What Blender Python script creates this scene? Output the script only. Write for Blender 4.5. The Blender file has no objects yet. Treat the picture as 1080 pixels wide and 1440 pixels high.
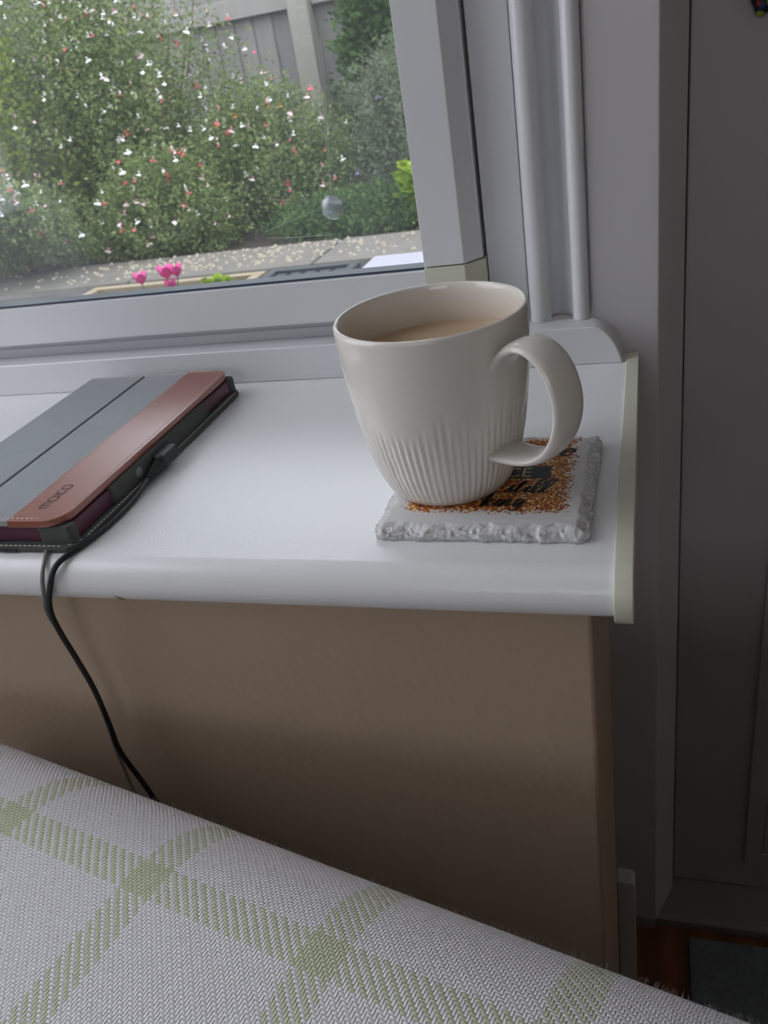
import bpy, bmesh, math, random
import numpy as np
from mathutils import Matrix, Vector
random.seed(4); RNG = np.random.default_rng(7)
scene = bpy.context.scene
C = scene.collection
PI = math.pi

# ------------------------------------------------------------------ camera, sky, exposure
R = [[0.952649602, 0.260738137, -0.156442832],
     [-0.001321966, -0.510939286, -0.859615785],
     [-0.304067407, 0.819119448, -0.486401421]]
cam_d = bpy.data.cameras.new('camera'); cam = bpy.data.objects.new('camera', cam_d); C.objects.link(cam)
cam.matrix_world = Matrix(((R[0][0], -R[1][0], -R[2][0], 0), (R[0][1], -R[1][1], -R[2][1], 0),
                           (R[0][2], -R[1][2], -R[2][2], 0.19952), (0, 0, 0, 1)))
cam_d.sensor_fit = 'VERTICAL'; cam_d.sensor_height = 24.0; cam_d.lens = 1166.67 / 1440 * 24.0
cam_d.clip_start = 0.01
cam_d.dof.use_dof = True; cam_d.dof.focus_distance = 0.39; cam_d.dof.aperture_fstop = 17.0
scene.camera = cam

world = bpy.data.worlds.new('overcast_sky'); scene.world = world; world.use_nodes = True
wn = world.node_tree; wn.nodes.clear()
out = wn.nodes.new('ShaderNodeOutputWorld'); bg = wn.nodes.new('ShaderNodeBackground')
geo = wn.nodes.new('ShaderNodeTexCoord'); sep = wn.nodes.new('ShaderNodeSeparateXYZ')
ramp = wn.nodes.new('ShaderNodeValToRGB')            # plain overcast: zenith brighter than horizon
ramp.color_ramp.elements[0].position = 0.0; ramp.color_ramp.elements[0].color = (0.74, 0.78, 0.84, 1)
ramp.color_ramp.elements[1].position = 1.0; ramp.color_ramp.elements[1].color = (0.95, 0.98, 1.06, 1)
wn.links.new(geo.outputs['Generated'], sep.inputs[0]); wn.links.new(sep.outputs['Z'], ramp.inputs[0])
wn.links.new(ramp.outputs[0], bg.inputs['Color']); bg.inputs['Strength'].default_value = 1.0
wn.links.new(bg.outputs[0], out.inputs['Surface'])

vs = scene.view_settings
vs.view_transform = 'Standard'; vs.look = 'None'; vs.gamma = 1.0; vs.exposure = 1.85
vs.use_curve_mapping = False

# ------------------------------------------------------------------ helpers
def lin(h):
    c = [int(h[i:i+2], 16) / 255 for i in (0, 2, 4)]
    return tuple((x / 12.92 if x <= 0.04045 else ((x + 0.055) / 1.055) ** 2.4) for x in c) + (1,)

class NT:
    """small wrapper to write node maths shortly"""
    def __init__(s, name):
        s.m = bpy.data.materials.new(name); s.m.use_nodes = True; s.t = s.m.node_tree
        s.b = s.t.nodes['Principled BSDF']; s.o = s.t.nodes['Material Output']
    def n(s, typ, **kw):
        nd = s.t.nodes.new(typ)
        for k, v in kw.items(): setattr(nd, k, v)
        return nd
    def link(s, a, b): s.t.links.new(a, b)
    def put(s, sock, v):
        if isinstance(v, bpy.types.NodeSocket): s.link(v, sock)
        else: sock.default_value = v
    def math(s, op, a, b=0.0, c=0.0, clamp=False):
        nd = s.n('ShaderNodeMath', operation=op, use_clamp=clamp)
        s.put(nd.inputs[0], a); s.put(nd.inputs[1], b); s.put(nd.inputs[2], c)
        return nd.outputs[0]
    def mix(s, f, a, b):
        nd = s.n('ShaderNodeMix', data_type='RGBA')
        s.put(nd.inputs['Factor'], f); s.put(nd.inputs[6], a); s.put(nd.inputs[7], b)
        return nd.outputs[2]
    def noise(s, scale, detail=3, rough=0.5, vec=None, dist=0.0):
        nd = s.n('ShaderNodeTexNoise'); nd.inputs['Scale'].default_value = scale
        nd.inputs['Detail'].default_value = detail; nd.inputs['Roughness'].default_value = rough
        nd.inputs['Distortion'].default_value = dist
        s.link(vec if vec is not None else s.obj(), nd.inputs['Vector'])
        return nd.outputs[0]
    def obj(s): return s.n('ShaderNodeTexCoord').outputs['Object']
    def xyz(s, v=None):
        nd = s.n('ShaderNodeSeparateXYZ'); s.link(v if v is not None else s.obj(), nd.inputs[0]); return nd.outputs
    def ramp(s, f, stops, interp='LINEAR'):
        nd = s.n('ShaderNodeValToRGB'); cr = nd.color_ramp; cr.interpolation = interp
        while len(cr.elements) < len(stops): cr.elements.new(0.5)
        for e, (p, c) in zip(cr.elements, stops): e.position = p; e.color = c
        s.put(nd.inputs[0], f); return nd.outputs[0]
    def bump(s, h, dist=0.001, strength=1.0):
        nd = s.n('ShaderNodeBump'); nd.inputs['Distance'].default_value = dist
        nd.inputs['Strength'].default_value = strength; s.link(h, nd.inputs['Height'])
        s.link(nd.outputs[0], s.b.inputs['Normal'])
    def set(s, col=None, rough=None, metal=None, spec=None, coat=None, sub=None):
        b = s.b.inputs
        if col is not None: s.put(b['Base Color'], col)
        if rough is not None: s.put(b['Roughness'], rough)
        if metal is not None: b['Metallic'].default_value = metal
        if spec is not None: b['Specular IOR Level'].default_value = spec
        if coat is not None: b['Coat Weight'].default_value = coat; b['Coat Roughness'].default_value = 0.03
        return s.m

def plain(name, hexc, rough=0.5, var=0.06, scale=40, bump=0.0, bscale=300, coat=None, spec=None, metal=None):
    t = NT(name); c = lin(hexc)
    d = tuple(x * (1 - var * 2) for x in c[:3]) + (1,)
    col = t.mix(t.noise(scale), d, c)
    if bump: t.bump(t.noise(bscale, 2), bump)
    return t.set(col, rough, metal=metal, spec=spec, coat=coat)

class MB:
    def __init__(s): s.v = []; s.f = []
    def add(s, v, f):
        o = len(s.v); s.v += [tuple(x) for x in v]; s.f += [tuple(i + o for i in q) for q in f]; return s
    def box(s, x0, x1, y0, y1, z0, z1):
        v = [(x, y, z) for z in (z0, z1) for y in (y0, y1) for x in (x0, x1)]
        return s.add(v, [(0, 2, 3, 1), (4, 5, 7, 6), (0, 1, 5, 4), (2, 6, 7, 3), (0, 4, 6, 2), (1, 3, 7, 5)])
    def prism(s, prof, a0, a1, axis):
        """profile polygon extruded along axis; profile is the other two coords in cyclic xyz order"""
        def P(p, a):
            return {'x': (a, p[0], p[1]), 'y': (p[0], a, p[1]), 'z': (p[0], p[1], a)}[axis]
        n = len(prof); v = [P(p, a0) for p in prof] + [P(p, a1) for p in prof]
        f = [tuple(range(n)), tuple(range(2 * n - 1, n - 1, -1))] + [(i, n + i, n + (i + 1) % n, (i + 1) % n) for i in range(n)]
        return s.add(v, f)
    def lathe(s, prof, seg=48, c=(0, 0, 0)):
        n = len(prof); v = []; f = []
        for k in range(seg):
            a = 2 * PI * k / seg
            for r, z in prof: v.append((c[0] + r * math.cos(a), c[1] + r * math.sin(a), c[2] + z))
        for k in range(seg):
            for i in range(n - 1):
                a, b = k * n + i, ((k + 1) % seg) * n + i
                f.append((a, b, b + 1, a + 1))
        return s.add(v, f)
    def tube(s, pts, r, seg=10, cap=True):
        pts = [Vector(p) for p in pts]; n = len(pts); v = []; f = []
        rs = r if isinstance(r, (list, tuple)) else [r] * n
        up = Vector((0.31, 0.2, 0.93)); prev = None
        for i, p in enumerate(pts):
            t = (pts[min(i + 1, n - 1)] - pts[max(i - 1, 0)]).normalized()
            if prev is None: a = t.cross(up).normalized()
            else: a = (prev - t * prev.dot(t)).normalized()
            prev = a; b = t.cross(a)
            for k in range(seg):
                q = 2 * PI * k / seg; v.append(p + (a * math.cos(q) + b * math.sin(q)) * rs[i])
        for i in range(n - 1):
            for k in range(seg):
                a, b = i * seg + k, i * seg + (k + 1) % seg
                f.append((a, b, b + seg, a + seg))
        if cap: f += [tuple(range(seg - 1, -1, -1)), tuple(range((n - 1) * seg, n * seg))]
        return s.add(v, f)
    def build(s, name, mat, parent=None, smooth=False, bevel=0.0, seg=2, loc=None, wn=False):
        me = bpy.data.meshes.new(name); me.from_pydata(s.v, [], s.f)
        bm = bmesh.new(); bm.from_mesh(me)
        bmesh.ops.recalc_face_normals(bm, faces=bm.faces)
        if bevel:
            es = [e for e in bm.edges if len(e.link_faces) == 2 and e.calc_face_angle(0) > 0.5]
            bmesh.ops.bevel(bm, geom=es, offset=bevel, segments=seg, profile=0.5, affect='EDGES', clamp_overlap=True)
        bm.to_mesh(me); bm.free()
        if smooth or bevel:
            me.polygons.foreach_set('use_smooth', [True] * len(me.polygons))
            try: me.set_sharp_from_angle(angle=math.radians(40))
            except Exception: pass
        me.materials.append(mat)
        o = bpy.data.objects.new(name, me); C.objects.link(o)
        if bevel or wn:
            md = o.modifiers.new('weighted_normals', 'WEIGHTED_NORMAL'); md.keep_sharp = True; md.weight = 100
        if parent: o.parent = parent
        if loc: o.location = loc
        return o

def tag(o, label=None, cat=None, group=None, kind=None):
    if label: o['label'] = label
    if cat: o['category'] = cat
    if group: o['group'] = group
    if kind: o['kind'] = kind
    return o
def empty(name, loc=(0, 0, 0), rz=0.0):
    o = bpy.data.objects.new(name, None); C.objects.link(o); o.location = loc; o.rotation_euler = (0, 0, rz)
    o.empty_display_size = 0.02
    return o
def local(parent, o):
    """keep world-space mesh coordinates under a moved Empty"""
    o.location = tuple(-x for x in parent.location); return o
def smooth_path(pts, n=12):
    P = [Vector(p) for p in pts]; P = [P[0] * 2 - P[1]] + P + [P[-1] * 2 - P[-2]]; o = []
    for i in range(1, len(P) - 2):
        for k in range(n):
            t = k / n; a, b, c, d = P[i-1], P[i], P[i+1], P[i+2]
            o.append(0.5 * ((2 * b) + (c - a) * t + (2 * a - 5 * b + 4 * c - d) * t * t + (3 * b - a - 3 * c + d) * t ** 3))
    o.append(P[-2]); return o
def np_mesh(name, verts, faces, mat, parent=None, attr=None, smooth=False):
    me = bpy.data.meshes.new(name)
    nv, nf, k = len(verts), len(faces), faces.shape[1]
    me.vertices.add(nv); me.vertices.foreach_set('co', verts.astype(np.float32).ravel())
    me.loops.add(nf * k); me.loops.foreach_set('vertex_index', faces.astype(np.int32).ravel())
    me.polygons.add(nf); me.polygons.foreach_set('loop_start', np.arange(0, nf * k, k, dtype=np.int32))
    me.update(calc_edges=True)
    if attr is not None:
        a = me.attributes.new('shade', 'FLOAT', 'POINT'); a.data.foreach_set('value', attr.astype(np.float32))
    if smooth: me.polygons.foreach_set('use_smooth', [True] * nf)
    me.materials.append(mat)
    o = bpy.data.objects.new(name, me); C.objects.link(o)
    if parent: o.parent = parent
    return o

# ------------------------------------------------------------------ materials of the room
FLOOR_Z = -0.61
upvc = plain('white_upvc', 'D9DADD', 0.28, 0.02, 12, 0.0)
upvc_frame = plain('white_upvc_frame', 'D3D4D8', 0.33, 0.02, 9)
cream = plain('yellowed_upvc', 'D2D2C0', 0.4, 0.03, 20)
sill_mat = plain('sill_laminate', 'E9E9EB', 0.24, 0.01, 8, 0.00012, 900)
wallpaint = plain('magnolia_wall_paint', 'B59F8A', 0.75, 0.05, 9, 0.0004, 160)
roompaint = plain('room_wall_paint', 'BDB2A4', 0.8, 0.04, 4)
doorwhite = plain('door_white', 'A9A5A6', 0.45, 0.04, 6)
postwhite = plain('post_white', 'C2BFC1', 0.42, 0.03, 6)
ceilmat = plain('ceiling_white', 'D8D6D2', 0.9, 0.02, 3)
gasket_m = plain('rubber_gasket', '3E4A5A', 0.35, 0.1, 60)
gt = NT('floor_wood'); x, y, z = gt.xyz()
w = gt.n('ShaderNodeTexWave'); w.inputs['Scale'].default_value = 9; w.inputs['Distortion'].default_value = 5; w.inputs['Detail'].default_value = 3
gt.link(gt.obj(), w.inputs['Vector'])
floor_m = gt.set(gt.mix(w.outputs[0], lin('6B3F26'), lin('83512F')), 0.45)
mat_m = plain('mat_pile', '8A949A', 0.95, 0.25, 220, 0.003, 420)

# ------------------------------------------------------------------ room shell
def struct(name, mb, m, bevel=0.0, **kw):
    o = mb.build(name, m, bevel=bevel, **kw); o['kind'] = 'structure'; return o
struct('floor', MB().box(-1.26, 1.7, -3.1, 0.62, FLOOR_Z - 0.06, FLOOR_Z), floor_m)
struct('ceiling', MB().box(-1.26, 1.7, -3.1, 0.62, 1.75, 1.83), ceilmat)
# wall under the window: plastered, ends in an outside corner beside the door
wf = MB().box(-1.16, -0.024, 0.30, 0.43, FLOOR_Z, -0.0245)
wall = wf.build('wall_front', wallpaint, bevel=0.0025, seg=3); wall['kind'] = 'structure'
struct('wall_outer', MB().box(-1.16, -0.037, 0.432, 0.60, FLOOR_Z - 0.3, -0.0245), plain('render', 'AFA79B', 0.9))
struct('wall_above', MB().box(-1.16, 1.6, 0.50, 0.62, 1.60, 1.75), roompaint)
struct('wall_beside', MB().box(0.86, 1.6, 0.50, 0.62, FLOOR_Z, 1.60), roompaint)
struct('wall_right', MB().box(1.6, 1.7, -3.1, 0.62, FLOOR_Z, 1.75), roompaint)
# glazed side of the room, to the left of the picture
wl = MB().box(-1.26, -1.16, -3.1, 0.62, FLOOR_Z, -0.02).box(-1.26, -1.16, -3.1, 0.62, 1.66, 1.75).box(-1.26, -1.16, -3.1, -0.42, -0.02, 1.66)
struct('wall_left', wl, roompaint)
w3 = MB()
for a, b, c, d in ((-0.42, 0.62, -0.02, 0.03), (-0.42, 0.62, 1.61, 1.66), (-0.42, -0.37, 0.03, 1.61), (0.58, 0.62, 0.03, 1.61)):
    w3.box(-1.24, -1.18, a, b, c, d)
struct('window_3', w3, upvc, 0.004)
wb = MB().box(-1.16, -0.9, -3.1, -3.0, FLOOR_Z, 1.75).box(0.6, 1.6, -3.1, -3.0, FLOOR_Z, 1.75)
wb.box(-0.9, 0.6, -3.1, -3.0, FLOOR_Z, 0.5).box(-0.9, 0.6, -3.1, -3.0, 1.4, 1.75)
struct('wall_back', wb, roompaint)
w2 = MB()
for a, b, c, d in ((-0.9, 0.6, 0.5, 0.55), (-0.9, 0.6, 1.35, 1.4), (-0.9, -0.84, 0.55, 1.35), (0.54, 0.6, 0.55, 1.35), (-0.18, -0.12, 0.55, 1.35)):
    w2.box(a, b, -3.08, -3.02, c, d)
struct('fill_window', w2, upvc, 0.004)  # unseen window and its opening, added behind the camera for fill light

# ------------------------------------------------------------------ window_1
win = empty('window_1', (-0.9, 0.54, 0)); win['kind'] = 'structure'
WL, WT = -1.10, 1.60
def wp(mb, name, m, bevel=0.0, smooth=False, seg=2, parent=win):
    o = mb.build(name, m, parent, smooth=smooth, bevel=bevel, seg=seg, wn=smooth)
    if parent is win: local(win, o)
    return o
nose = [(0.2937 + 0.012 * math.cos(a), -0.012 + 0.012 * math.sin(a)) for a in np.linspace(PI / 2, 3 * PI / 2, 17)]
sill = wp(MB().prism([(0.60, 0.0)] + nose + [(0.60, -0.024)], -1.16, -0.0137, 'x'), 'window_sill', sill_mat, smooth=True)
capn = [(0.2937 + 0.0142 * math.cos(a) * (1.0 if abs(math.sin(a)) > .7 else 1.0), -0.0125 + 0.0145 * math.sin(a)) for a in np.linspace(PI / 2, 3 * PI / 2, 17)]
cap = MB().prism([(0.5365, 0.0016)] + [(p[0], min(p[1], 0.0016)) for p in capn] + [(0.5365, -0.027)], -0.0137, -0.0058, 'x').build('end_cap', cream, sill, bevel=0.0009, seg=2)
cap['label'] = 'yellowed cream plastic end cap'
mk = NT('chip_brown'); chip_m = mk.set(lin('8A7358'), 0.8)
ch = MB().tube([(-0.254, 0.28285, -0.0168), (-0.2525, 0.2836, -0.0185), (-0.2505, 0.2845, -0.0202)], [0.0003, 0.0006, 0.0003], 6)
ch.build('paint_chip', chip_m, sill)
# moulding along the back of the sill, with a rounded stop end
a1 = math.radians(66)
arc = [(-0.0345 + 0.0188 * math.sin(a) / math.sin(a1), 0.0252 * (math.cos(a) - math.cos(a1)) / (1 - math.cos(a1))) for a in np.linspace(0, a1, 14)]
wp(MB().prism([(-1.155, 0.0), (-1.155, 0.0252)] + arc, 0.522, 0.5415, 'y'), 'sill_moulding', upvc, bevel=0.0012, seg=3)
# fixed frame
YF = 0.545
wp(MB().box(WL, -0.0752, YF, 0.60, 0.0, 0.0312), 'frame_bottom_rail', upvc_frame, 0.001)
wp(MB().box(-0.1003, -0.0752, YF, 0.60, 0.0312, WT), 'frame_jamb', upvc_frame, 0.0015)
wp(MB().box(WL - 0.05, WL, YF, 0.60, 0.0, WT), 'frame_jamb', upvc_frame, 0.0015)
wp(MB().box(WL, -0.0752, YF, 0.60, WT - 0.045, WT), 'frame_head', upvc_frame, 0.0015)
# opening sash: chamfered profile, the glass set back behind a dark gasket
wp(MB().prism([(0.5305, 0.0672), (0.5305, 0.0385), (0.5435, 0.0315), (0.598, 0.0315), (0.598, 0.048), (0.5535, 0.0625), (0.552, 0.0668), (0.5335, 0.0672)], WL + 0.02, -0.139, 'x'), 'sash_bottom_rail', upvc, bevel=0.0008)
stile = [(-0.1390, 0.5305), (-0.1125, 0.5305), (-0.1035, 0.5425), (-0.1022, 0.5425), (-0.1022, 0.598), (-0.1390, 0.598)]
wp(MB().prism(stile, 0.0695, WT - 0.05, 'z'), 'sash_stile', upvc, bevel=0.0009)
wp(MB().box(WL + 0.01, WL + 0.05, 0.5305, 0.598, 0.0315, WT - 0.05), 'sash_stile', upvc, 0.0015)
wp(MB().box(WL + 0.05, -0.139, 0.5305, 0.598, WT - 0.09, WT - 0.05), 'sash_head', upvc, 0.0015)
cb = [(-0.1394, 0.5297), (-0.1121, 0.5297), (-0.1028, 0.5418), (-0.1006, 0.5418), (-0.1006, 0.598), (-0.1394, 0.598)]
o = wp(MB().prism(cb, 0.0318, 0.0688, 'z'), 'corner_block', cream, bevel=0.0007); o['label'] = 'cream yellowed corner block'
gk = MB().box(WL + 0.05, -0.1395, 0.5345, 0.5478, 0.0668, 0.0688)
o = wp(gk, 'gasket', gasket_m)
gl = NT('window_glass')
tr = gl.n('ShaderNodeBsdfTransparent'); tr.inputs[0].default_value = (0.93, 0.95, 0.95, 1)
gs = gl.n('ShaderNodeBsdfGlossy'); gs.inputs['Roughness'].default_value = 0.02
fr = gl.n('ShaderNodeFresnel'); fr.inputs[0].default_value = 1.45
df = gl.n('ShaderNodeBsdfDiffuse'); df.inputs[0].default_value = (0.8, 0.85, 0.9, 1)
tl = gl.n('ShaderNodeBsdfTranslucent'); tl.inputs[0].default_value = (0.8, 0.85, 0.9, 1)
dm = gl.n('ShaderNodeMixShader'); dm.inputs[0].default_value = 0.7; gl.link(df.outputs[0], dm.inputs[1]); gl.link(tl.outputs[0], dm.inputs[2])
m1 = gl.n('ShaderNodeMixShader'); gl.link(fr.outputs[0], m1.inputs[0]); gl.link(tr.outputs[0], m1.inputs[1]); gl.link(gs.outputs[0], m1.inputs[2])
mp = gl.n('ShaderNodeMapping'); mp.inputs['Rotation'].default_value = (0, 0.35, 0); mp.inputs['Scale'].default_value = (3.0, 1, 0.8)
gl.link(gl.obj(), mp.inputs[0])
dirt = gl.math('ADD', 0.022, gl.math('MULTIPLY', gl.math('SUBTRACT', gl.noise(2.2, 4, 0.55, mp.outputs[0]), 0.46, clamp=True), 0.16))
m2 = gl.n('ShaderNodeMixShader'); gl.link(dirt, m2.inputs[0]); gl.link(m1.outputs[0], m2.inputs[1]); gl.link(dm.outputs[0], m2.inputs[2])
gl.link(m2.outputs[0], gl.o.inputs[0])
wp(MB().box(WL + 0.05, -0.137, 0.5482, 0.5522, 0.064, WT - 0.088), 'pane', gl.m)

# vertical cover beads beside the window
def bead(x0, x1, name):
    cx, r = (x0 + x1) / 2, (x1 - x0) / 2
    prof = [(cx + r * math.cos(a), 0.5445 - 0.0085 * math.sin(a) ** 0.7 if math.sin(a) > 0 else 0.5445) for a in np.linspace(0, PI, 15)]
    return struct(name, MB().prism(prof + [(x0, 0.56), (x1, 0.56)], 0.0253, WT, 'z'), upvc, smooth=True, wn=True)
bead(-0.0745, -0.0612, 'trim_1')
bead(-0.0470, -0.0356, 'trim_2')
ch_m = NT('cover_channel'); zz = ch_m.xyz()[2]
st = ch_m.math('MULTIPLY', ch_m.math('SUBTRACT', 1.0, ch_m.math('DIVIDE', ch_m.math('SUBTRACT', zz, 0.025), 0.004), clamp=True), ch_m.noise(260, 3))
ch_m.set(ch_m.mix(ch_m.math('MULTIPLY', st, 1.6, clamp=True), lin('C9CACF'), lin('7A6A48')), 0.35)
conc = [(-0.0612, 0.5445), (-0.0595, 0.5475), (-0.0570, 0.5492), (-0.0540, 0.5492), (-0.0500, 0.5468), (-0.0470, 0.5445), (-0.0470, 0.56), (-0.0612, 0.56)]
struct('trim_3', MB().prism(conc, 0.0253, WT, 'z'), ch_m.m, smooth=True, wn=True)

# ------------------------------------------------------------------ door_1: post, slab, threshold
door = empty('door_1', (0.4, 0.56, FLOOR_Z)); door['kind'] = 'structure'
def dp(mb, name, m, bevel=0.0, parent=door, **kw):
    o = mb.build(name, m, parent, bevel=bevel, **kw)
    if parent is door: local(door, o)
    return o
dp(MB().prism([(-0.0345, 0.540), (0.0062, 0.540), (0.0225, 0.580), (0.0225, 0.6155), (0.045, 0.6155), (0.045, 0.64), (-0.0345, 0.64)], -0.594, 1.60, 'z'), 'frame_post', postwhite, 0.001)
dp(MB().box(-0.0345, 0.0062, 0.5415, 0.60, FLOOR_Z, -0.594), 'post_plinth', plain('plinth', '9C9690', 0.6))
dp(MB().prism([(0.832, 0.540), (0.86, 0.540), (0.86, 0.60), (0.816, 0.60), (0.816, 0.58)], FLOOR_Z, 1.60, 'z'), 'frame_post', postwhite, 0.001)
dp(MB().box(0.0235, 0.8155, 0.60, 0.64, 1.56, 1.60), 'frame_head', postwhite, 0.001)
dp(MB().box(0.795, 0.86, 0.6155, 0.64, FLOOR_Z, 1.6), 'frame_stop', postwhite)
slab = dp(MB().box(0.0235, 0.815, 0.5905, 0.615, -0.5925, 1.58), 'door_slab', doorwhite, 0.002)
dp(MB().prism([(0.545, FLOOR_Z), (0.545, -0.5985), (0.549, -0.5955), (0.582, -0.5935), (0.6155, -0.5935), (0.6155, -0.57), (0.64, -0.57), (0.64, FLOOR_Z)], 0.0062, 0.832, 'x'), 'threshold', plain('threshold_plastic', '8E8682', 0.5), 0.001)
def ring(x0, x1, z0, z1, wdt, y0, y1):
    m = MB()
    for a, b, c, d in ((x0, x1, z0, z0 + wdt), (x0, x1, z1 - wdt, z1), (x0, x0 + wdt, z0 + wdt, z1 - wdt), (x1 - wdt, x1, z0 + wdt, z1 - wdt)): m.box(a, b, y0, y1, c, d)
    return m
for z0, z1 in ((-0.553, 0.05), (0.25, 1.2)):
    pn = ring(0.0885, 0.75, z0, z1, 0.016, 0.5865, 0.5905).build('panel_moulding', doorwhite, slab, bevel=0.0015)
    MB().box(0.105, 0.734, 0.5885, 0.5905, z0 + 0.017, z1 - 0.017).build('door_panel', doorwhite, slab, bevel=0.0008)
dp(MB().box(0.77, 0.79, 0.585, 0.5905, 0.05, 0.2).box(0.71, 0.79, 0.555, 0.567, 0.115, 0.13).box(0.773, 0.787, 0.565, 0.586, 0.116, 0.129), 'handle', plain('steel', '9A9A9A', 0.3, metal=1.0), 0.002)
struct('baseboard_right', MB().prism([(-0.0243, FLOOR_Z), (-0.0243, -0.3945), (-0.0130, -0.3950), (-0.0106, -0.3985), (-0.0106, FLOOR_Z)], 0.4325, 0.446, 'y'), plain('skirting_white', 'C9C6C4', 0.4), 0.0012)
tag(MB().box(0.0365, 0.62, 0.215, 0.5345, FLOOR_Z, FLOOR_Z + 0.007).build('door_mat', mat_m, bevel=0.003), 'dark grey pile door mat on the floor by the door', 'mat')

# hanging heart on the door
hm = NT('painted_heart')
v1 = hm.n('ShaderNodeTexVoronoi'); v1.inputs['Scale'].default_value = 170; hm.link(hm.obj(), v1.inputs['Vector'])
pick = hm.math('FRACT', hm.math('MULTIPLY', hm.xyz(v1.outputs['Color'])[0], 7.3))
dot = hm.math('LESS_THAN', v1.outputs['Distance'], 0.42)
pc = hm.ramp(pick, [(0, lin('B3202A')), (0.45, lin('B3202A')), (0.5, lin('9AA62C')), (0.7, lin('B8417A')), (0.85, lin('2C3A6E'))], 'CONSTANT')
hm.set(hm.mix(dot, lin('1B2138'), pc), 0.35)
heart = empty('hanging_heart', (0.0680, 0.583, 0.2005))
tag(heart, 'navy fabric heart with red and green pattern hanging on the door', 'ornament')
hp = []
for k in range(48):
    t = 2 * PI * k / 48
    hp.append((16 * math.sin(t) ** 3 / 16 * 0.026, (13 * math.cos(t) - 5 * math.cos(2 * t) - 2 * math.cos(3 * t) - math.cos(4 * t)) / 16 * 0.024))
for _k in range(14): hp = [((hp[i - 1][0] + 2 * hp[i][0] + hp[(i + 1) % 48][0]) / 4, (hp[i - 1][1] + 2 * hp[i][1] + hp[(i + 1) % 48][1]) / 4) for i in range(48)]
hb = MB(); n = len(hp)
vv = []
for sc, yy in ((0.0, -0.0065), (0.5, -0.006), (0.85, -0.0035), (1.0, 0.0), (0.85, 0.0035), (0.5, 0.006), (0.0, 0.0065)):
    vv += [(p[0] * sc, yy, p[1] * sc) for p in hp]
ff = [(i * n + k, i * n + (k + 1) % n, (i + 1) * n + (k + 1) % n, (i + 1) * n + k) for i in range(6) for k in range(n)]
hb.add(vv, ff); ho = hb.build('heart_body', hm.m, heart, smooth=True)
ho.rotation_euler = (0, math.radians(22), 0)
MB().tube([(0.005, 0, 0.010), (0.004, 0.003, 0.05), (0.0025, 0.0045, 0.085)], 0.0007, 6).build('cord', plain('cord', '2A2A33', 0.8), heart)
MB().tube([(0.0025, 0.0075, 0.092), (0.0025, 0.0045, 0.092), (0.0025, 0.0015, 0.088), (0.0025, 0.0025, 0.083), (0.0025, 0.0055, 0.083)], 0.0012, 8).build('hook', plain('brass', 'A88B4A', 0.3, metal=1.0), heart)

# ------------------------------------------------------------------ slate coaster
CX, CY, CT = -0.0730, 0.358, 0.0066
cm = NT('white_painted_slate')
x, y, z = cm.xyz()
dx = cm.math('ABSOLUTE', x); dy = cm.math('ABSOLUTE', y)
edge = cm.math('MAXIMUM', dx, dy)
n1 = cm.noise(160, 5, 0.65); n2 = cm.noise(420, 3, 0.6)
rough_edge = cm.math('MULTIPLY', cm.math('SUBTRACT', edge, 0.0425), 150.0, clamp=True)
chips = cm.math('MULTIPLY', rough_edge, cm.math('MULTIPLY', cm.math('SUBTRACT', cm.noise(380, 4, 0.7), 0.44, clamp=True), 4.0, clamp=True))
base = cm.mix(chips, lin('D6D5D6'), lin('96979B'))
# speckled amber print, ragged border
vo = cm.n('ShaderNodeTexVoronoi'); vo.inputs['Scale'].default_value = 900; cm.link(cm.obj(), vo.inputs['Vector'])
cellr = cm.xyz(vo.outputs['Color'])
ax = cm.math('ABSOLUTE', cm.math('SUBTRACT', x, 0.0)); ay = cm.math('ABSOLUTE', cm.math('SUBTRACT', y, 0.0045))
dd = cm.math('MAXIMUM', ax, ay)
prob = cm.math('DIVIDE', cm.math('SUBTRACT', 0.0405, dd), 0.0065, clamp=True)
inside = cm.math('LESS_THAN', cm.math('ADD', cm.math('MULTIPLY', cellr[0], 0.85), cm.math('MULTIPLY', n2, 0.2)), prob)
amber = cm.ramp(cellr[1], [(0, lin('7A3A18')), (0.16, lin('A85620')), (0.42, lin('C27A30')), (0.64, lin('DBA850')), (0.80, lin('8E4A1E')), (0.90, lin('EBD9A8'))], 'CONSTANT')
topmask = cm.math('GREATER_THAN', z, CT - 0.0006)
cm.set(cm.mix(cm.math('MULTIPLY', inside, topmask), base, amber), 0.5)
cm.bump(cm.math('ADD', cm.math('MULTIPLY', n1, cm.math('ADD', rough_edge, 0.12)), cm.math('MULTIPLY', n2, 0.3)), 0.0007)
coaster = empty('coaster', (CX, CY, 0.0), math.radians(-0.8))
tag(coaster, 'square white-painted slate coaster with amber speckled print under the mug', 'coaster')
N = 150
g = np.linspace(-0.0492, 0.0492, N); X, Y = np.meshgrid(g, g, indexing='ij')
def fnoise(X, Y, s, seed, oct=4):
    r = np.random.default_rng(seed); o = np.zeros_like(X); amp = 1.0
    for k in range(oct):
        G = r.uniform(-1, 1, (256, 256)); u = X * s + 91.3; v = Y * s + 57.7
        i = np.floor(u).astype(int); j = np.floor(v).astype(int); a = u - i; b = v - j
        a = a * a * (3 - 2 * a); b = b * b * (3 - 2 * b)
        q = lambda p, t: G[p % 256, t % 256]
        o += amp * ((q(i, j) * (1 - a) + q(i + 1, j) * a) * (1 - b) + (q(i, j + 1) * (1 - a) + q(i + 1, j + 1) * a) * b)
        amp *= 0.5; s *= 2.0
    return o
m = 0.0492 - np.maximum(abs(X), abs(Y)) + 0.0018 * fnoise(X, Y, 160, 3)
fall = np.clip(1 - m / 0.0058, 0, 1)
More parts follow.
